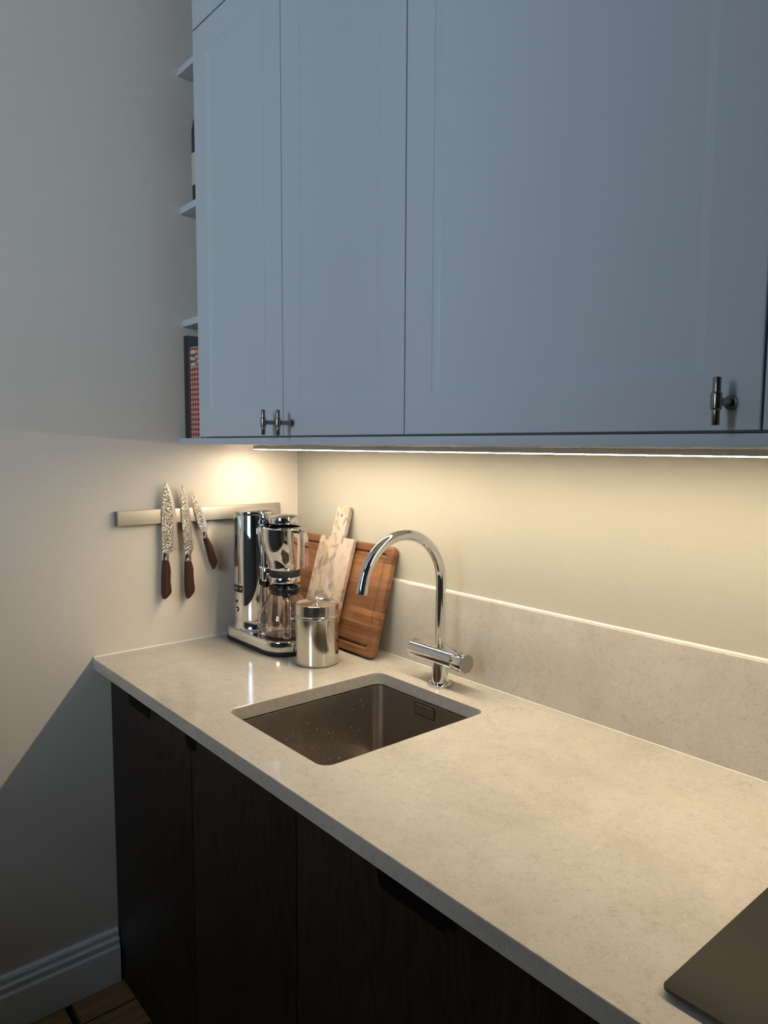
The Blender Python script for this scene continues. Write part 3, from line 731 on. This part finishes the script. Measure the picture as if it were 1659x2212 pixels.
# carafe
cf = empty('glass_carafe', (CX, TY, .9415)); tag(cf, 'round clear glass carafe with black collar standing on the hot plate', 'carafe')
outer = [(.030, 0), (.046, .0003), (.052, .0025), (.0600, .009), (.0668, .019), (.0712, .030), (.0720, .040), (.0705, .052), (.0662, .066), (.0602, .079), (.0528, .092), (.0458, .104), (.0408, .114), (.0385, .122)]
inner = [(r - .0016, z + .0004) for r, z in outer[::-1]]; inner[-1] = (.030, .0025); inner[-2] = (.0455, .0027)
bm = bmesh.new(); lathe(bm, [(0, 0)] + outer + inner + [(0, .0025)], n=64); link('glass_bowl', bm, M_glass, cf, 60)
bm = bmesh.new(); lathe(bm, [(.0350, .1125), (.0392, .1165), (.0400, .1220), (.0402, .1245), (.0428, .1255), (.0436, .1275), (.0436, .1325), (.0426, .1340), (.0360, .1325), (.0330, .1265), (.0320, .1205), (0, .1190)], n=48)
link('collar', bm, M_bplastic, cf, 40)
hc = math.radians(-29); hd = Vector((math.cos(hc), math.sin(hc), 0)); hn = Vector((-math.sin(hc), math.cos(hc), 0))
path = [(.0395, .116), (.050, .1165), (.064, .1155), (.0745, .112), (.081, .107), (.083, .100), (.0835, .080), (.084, .045), (.084, .022), (.0825, .0145), (.078, .0125), (.0715, .0125), (.0700, .0160), (.0705, .0205), (.0755, .0215)]
bm = bmesh.new(); R_ = []
for i, (r, z) in enumerate(path):
    a = path[max(0, i - 1)]; b = path[min(len(path) - 1, i + 1)]; tx, tz = b[0] - a[0], b[1] - a[1]; L = math.hypot(tx, tz); nx, nz = -tz / L, tx / L
    hw, th = .0095, .0026
    sec = [(hw * math.cos(k) * (1 if abs(math.cos(k)) > .3 else 1), th * math.sin(k)) for k in [2 * PI * j / 12 for j in range(12)]]
    R_.append([hd * (r + nx * t_) + hn * s_ + Vector((0, 0, z + nz * t_)) for s_, t_ in sec])
loft(bm, R_); link('glass_handle', bm, M_glass, cf, 60)

# ================================================================ CANISTER
cn = empty('canister', (.3975, -.2060, .9), (0, 0, 0)); cn.scale = (1, 1, 1.015); tag(cn, 'shiny round steel canister with a ball-knobbed lid in front of the boards', 'canister')
bm = bmesh.new(); lathe(bm, [(0, .0008), (.0505, .0004), (.0530, .0012), (.0548, .0035), (.0550, .006), (.0548, .124), (0, .124)], n=72); link('body', bm, M_can, cn, 35)
bm = bmesh.new(); lathe(bm, [(.0552, .1200), (.0556, .1185), (.0572, .1180), (.0580, .1195), (.0578, .1210), (.0566, .1220), (.0566, .1225), (.0578, .1235), (.0580, .1250), (.0570, .1262), (.0556, .1265), (.0554, .1280), (.0556, .1500), (.0552, .1516), (.0540, .1524), (.0525, .1524), (.0500, .1505), (.0440, .1470), (.0420, .1466), (0, .1462)], n=72); ld_ = link('lid', bm, M_can, cn, 35)
bm = bmesh.new(); lathe(bm, [(.0050, .1462), (.0032, .1490), (.0032, .1530), (.0050, .1540), (.0068, .1565), (.0073, .1600), (.0066, .1637), (.0045, .1662), (.0018, .1672), (0, .1673)], n=28); link('knob', bm, M_chrome, ld_, 60)

# ================================================================ WOODEN CUTTING BOARD (leaning)
LEAN = math.radians(15.6)
WB, HB, TB = .444, .293, .019
wb = empty('wooden_cutting_board', (.2595, -.0800, .9012), (-LEAN, 0, 0)); tag(wb, 'large brown wooden cutting board with juice groove leaning on the wall', 'cutting board')
GR = .026
def groove(x, z):
    hx_, hz_, r = WB / 2 - GR, HB / 2 - GR, .008
    qx, qz = abs(x) - (hx_ - r), abs(z - HB / 2) - (hz_ - r)
    d = math.hypot(max(qx, 0), max(qz, 0)) + min(max(qx, qz), 0) - r
    return .0048 * math.sqrt(max(0, 1 - (d / .0052) ** 2))
def lin(a, b, n): return [a + (b - a) * i / n for i in range(n + 1)]
xs = sorted(set([round(v, 5) for v in lin(-WB / 2, -WB / 2 + .008, 5) + lin(-WB / 2 + GR - .008, -WB / 2 + GR + .008, 14) + lin(-WB / 2 + .05, WB / 2 - .05, 12) + lin(WB / 2 - GR - .008, WB / 2 - GR + .008, 14) + lin(WB / 2 - .008, WB / 2, 5)]))
staves = [(0.0, .078, (.92, .86, .84)), (.078, .1200, (1.25, 1.22, 1.15)), (.1200, .182, (.72, .66, .62)), (.182, .246, (1.10, 1.06, 1.0)), (.246, .293, (.85, .78, .74))]
def half_w(z, r=.016):
    d = min(z, HB - z)
    return WB / 2 - (r - math.sqrt(max(0, r * r - (r - d) ** 2)) if d < r else 0)
for za, zb, tint in staves:
    zs = sorted(set([round(v, 5) for v in lin(za, zb, 8)] + [round(v, 5) for v in lin(GR - .008, GR + .008, 14) + lin(HB - GR - .008, HB - GR + .008, 14) + lin(0, .016, 8) + lin(HB - .016, HB, 8) if za < v < zb]))
    bm = bmesh.new(); F = []; B = []
    for z in zs:
        w_ = half_w(z); fr = []; bk_ = []
        for x in xs:
            sx = x * w_ / (WB / 2) if abs(x) > WB / 2 - .012 else x
            sx = max(-w_, min(w_, sx))
            e = min(w_ - abs(sx), z, HB - z); rr = .005
            off = (rr - math.sqrt(max(0, rr * rr - (rr - e) ** 2))) if e < rr else 0
            fr.append(bm.verts.new((sx, -TB + off + groove(sx, z), z))); bk_.append(bm.verts.new((sx, -off * .6, z)))
        F.append(fr); B.append(bk_)
    nx = len(xs)
    for i in range(len(zs) - 1):
        for j in range(nx - 1):
            bm.faces.new((F[i][j], F[i][j + 1], F[i + 1][j + 1], F[i + 1][j])); bm.faces.new((B[i][j], B[i + 1][j], B[i + 1][j + 1], B[i][j + 1]))
        bm.faces.new((F[i][0], F[i + 1][0], B[i + 1][0], B[i][0])); bm.faces.new((F[i][-1], B[i][-1], B[i + 1][-1], F[i + 1][-1]))
    for k_ in (0, -1):
        for j in range(nx - 1): bm.faces.new((F[k_][j], B[k_][j], B[k_][j + 1], F[k_][j + 1]))
    bmesh.ops.remove_doubles(bm, verts=bm.verts[:], dist=1e-6)
    o = link('stave', bm, M_wood, wb, 35); o.color = (*tint, 1)
bm = bmesh.new()
lathe(bm, [(.0030, -TB - .0001), (.0040, -TB - .0001)], (.112, 0, .0135), 20, axis='Y'); lathe(bm, [(.0010, -TB - .0001), (.0016, -TB - .0001)], (.115, 0, .0135), 12, axis='Y')
random.seed(7)
for i in range(8): box(bm, .1225 + i * .0042, .1225 + i * .0042 + .0026, -TB - .00012, -TB - .00005, .0118, .0118 + random.choice((.0024, .0032)))
link('burnt_stamp', bm, mat('burnt_mark', (.06, .022, .010), .6), wb)

# ================================================================ MARBLE PADDLE BOARD (leaning on the wooden one)
mb = empty('marble_serving_board', (.267, -.1175, .9008), (-math.radians(17.2), 0, math.radians(5.0))); mb.rotation_mode = 'XYZ'
tag(mb, 'pale pink veined marble paddle board with a hole in its handle', 'serving board')
hwm = .0695; Hb_ = .303; hh = .0262; Ht = .392
def arc(cx_, cz_, r, a0, a1, n=5): return [(cx_ + r * math.cos(a0 + (a1 - a0) * i / n), cz_ + r * math.sin(a0 + (a1 - a0) * i / n)) for i in range(n + 1)]
out = arc(-hwm + .008, .008, .008, PI, 1.5 * PI) + arc(hwm - .008, .008, .008, -PI / 2, 0) + arc(hwm - .007, Hb_ - .007, .007, 0, PI / 2)
out += arc(hh + .003, Hb_ + .003, .003, 1.5 * PI, PI, 3) + arc(hh - .009, Ht - .009, .009, 0, PI / 2) + arc(-hh + .009, Ht - .009, .009, PI / 2, PI) + arc(-hh - .003, Hb_ + .003, .003, 0, -PI / 2, 3)
out += arc(-hwm + .007, Hb_ - .007, .007, PI / 2, PI)
hole = [(.0035 * math.cos(2 * PI * i / 16), Ht - .028 + .0035 * math.sin(2 * PI * i / 16)) for i in range(16)]
bm = bmesh.new(); slab(bm, out, [hole], 0, .014, .0012, lambda x, y, z: (x, -z, y)); link('board', bm, M_marble, mb, 8)

# ================================================================ TAP
FX, FYY = .72, -.0865
tp = empty('kitchen_tap', (FX, FYY, .9)); tag(tp, 'polished chrome kitchen tap with high curved spout behind the sink', 'tap')
bm = bmesh.new(); lathe(bm, [(0, .0004), (.0272, .0004), (.0276, .0012), (.0276, .0042), (.0268, .0052), (.0200, .0056)], n=48); link('base_flange', bm, M_chrome, tp, 35)
bm = bmesh.new(); lathe(bm, [(.0190, .0056), (.0190, .058)], n=48); link('column', bm, M_chrome, tp, 35)
def xl(name, prof, par=tp): 
    bm = bmesh.new(); lathe(bm, prof, (0, 0, .0680), 48, axis='X'); return link(name, bm, M_chrome, par, 35)
xl('shutoff_end', [(0, -.0890), (.0215, -.0890), (.0222, -.0883), (.0222, -.0690), (.0214, -.0686)])
xl('mixer_body', [(.0214, -.0684), (.0222, -.0680), (.0222, .0500), (.0208, .0505), (.0200, .0510)])
kb = xl('temperature_knob', [(.0200, .0512), (.0218, .0516), (.0222, .0522), (.0222, .0832), (.0216, .0840), (.0205, .0842)])
bm = bmesh.new(); lathe(bm, [(0, .0841), (.0205, .0841)], (0, 0, .068), 48, axis='X'); link('knob_face', bm, M_satin, kb, 35)
bm = bmesh.new(); lathe(bm, [(0, .016), (.0052, .016), (.0052, .0245), (0, .0245)], (.066, 0, .068), 16)
pA = Vector((.066, -.004, .0885)); pB = Vector((.064, -.0585, .1320))
tube(bm, [pA, pB], .0044, 14, squash=(1.1, .75)); lathe(bm, [(0, -.0065), (.0042, -.0065), (.0046, -.0055), (.0046, .0055), (.0042, .0065), (0, .0065)], pB, 18, axis='Y')
link('lever', bm, M_chrome, kb, 50)
bm = bmesh.new(); box(bm, -.0840, -.0715, -.0050, .0050, .0885, .0945, bev=.0015); link('shutoff_button', bm, M_chrome, tp, 40)
bm = bmesh.new(); lathe(bm, [(.0116, .084), (.0116, .1010), (.0110, .1016)], n=40); link('spout_collar', bm, M_chrome, tp, 35)
bm = bmesh.new(); RS = .1145; pts = [(0, 0, .1017), (0, 0, .15), (0, 0, .20), (0, 0, .225)]
A_END = math.radians(168)
for i in range(0, 37):
    a = A_END * i / 36; pts.append((0, -RS + RS * math.cos(a), .2425 + RS * math.sin(a)))
ye, ze = pts[-1][1], pts[-1][2]; ty, tz = -math.sin(A_END), math.cos(A_END)
tube(bm, pts, .0114, 32, caps=False); link('spout', bm, M_chrome, tp, 50)
bm = bmesh.new(); tube(bm, [(0, ye + ty * .0003, ze + tz * .0003), (0, ye + ty * .0250, ze + tz * .0250)], .0117, 32); link('aerator', bm, M_chrome, tp, 50)
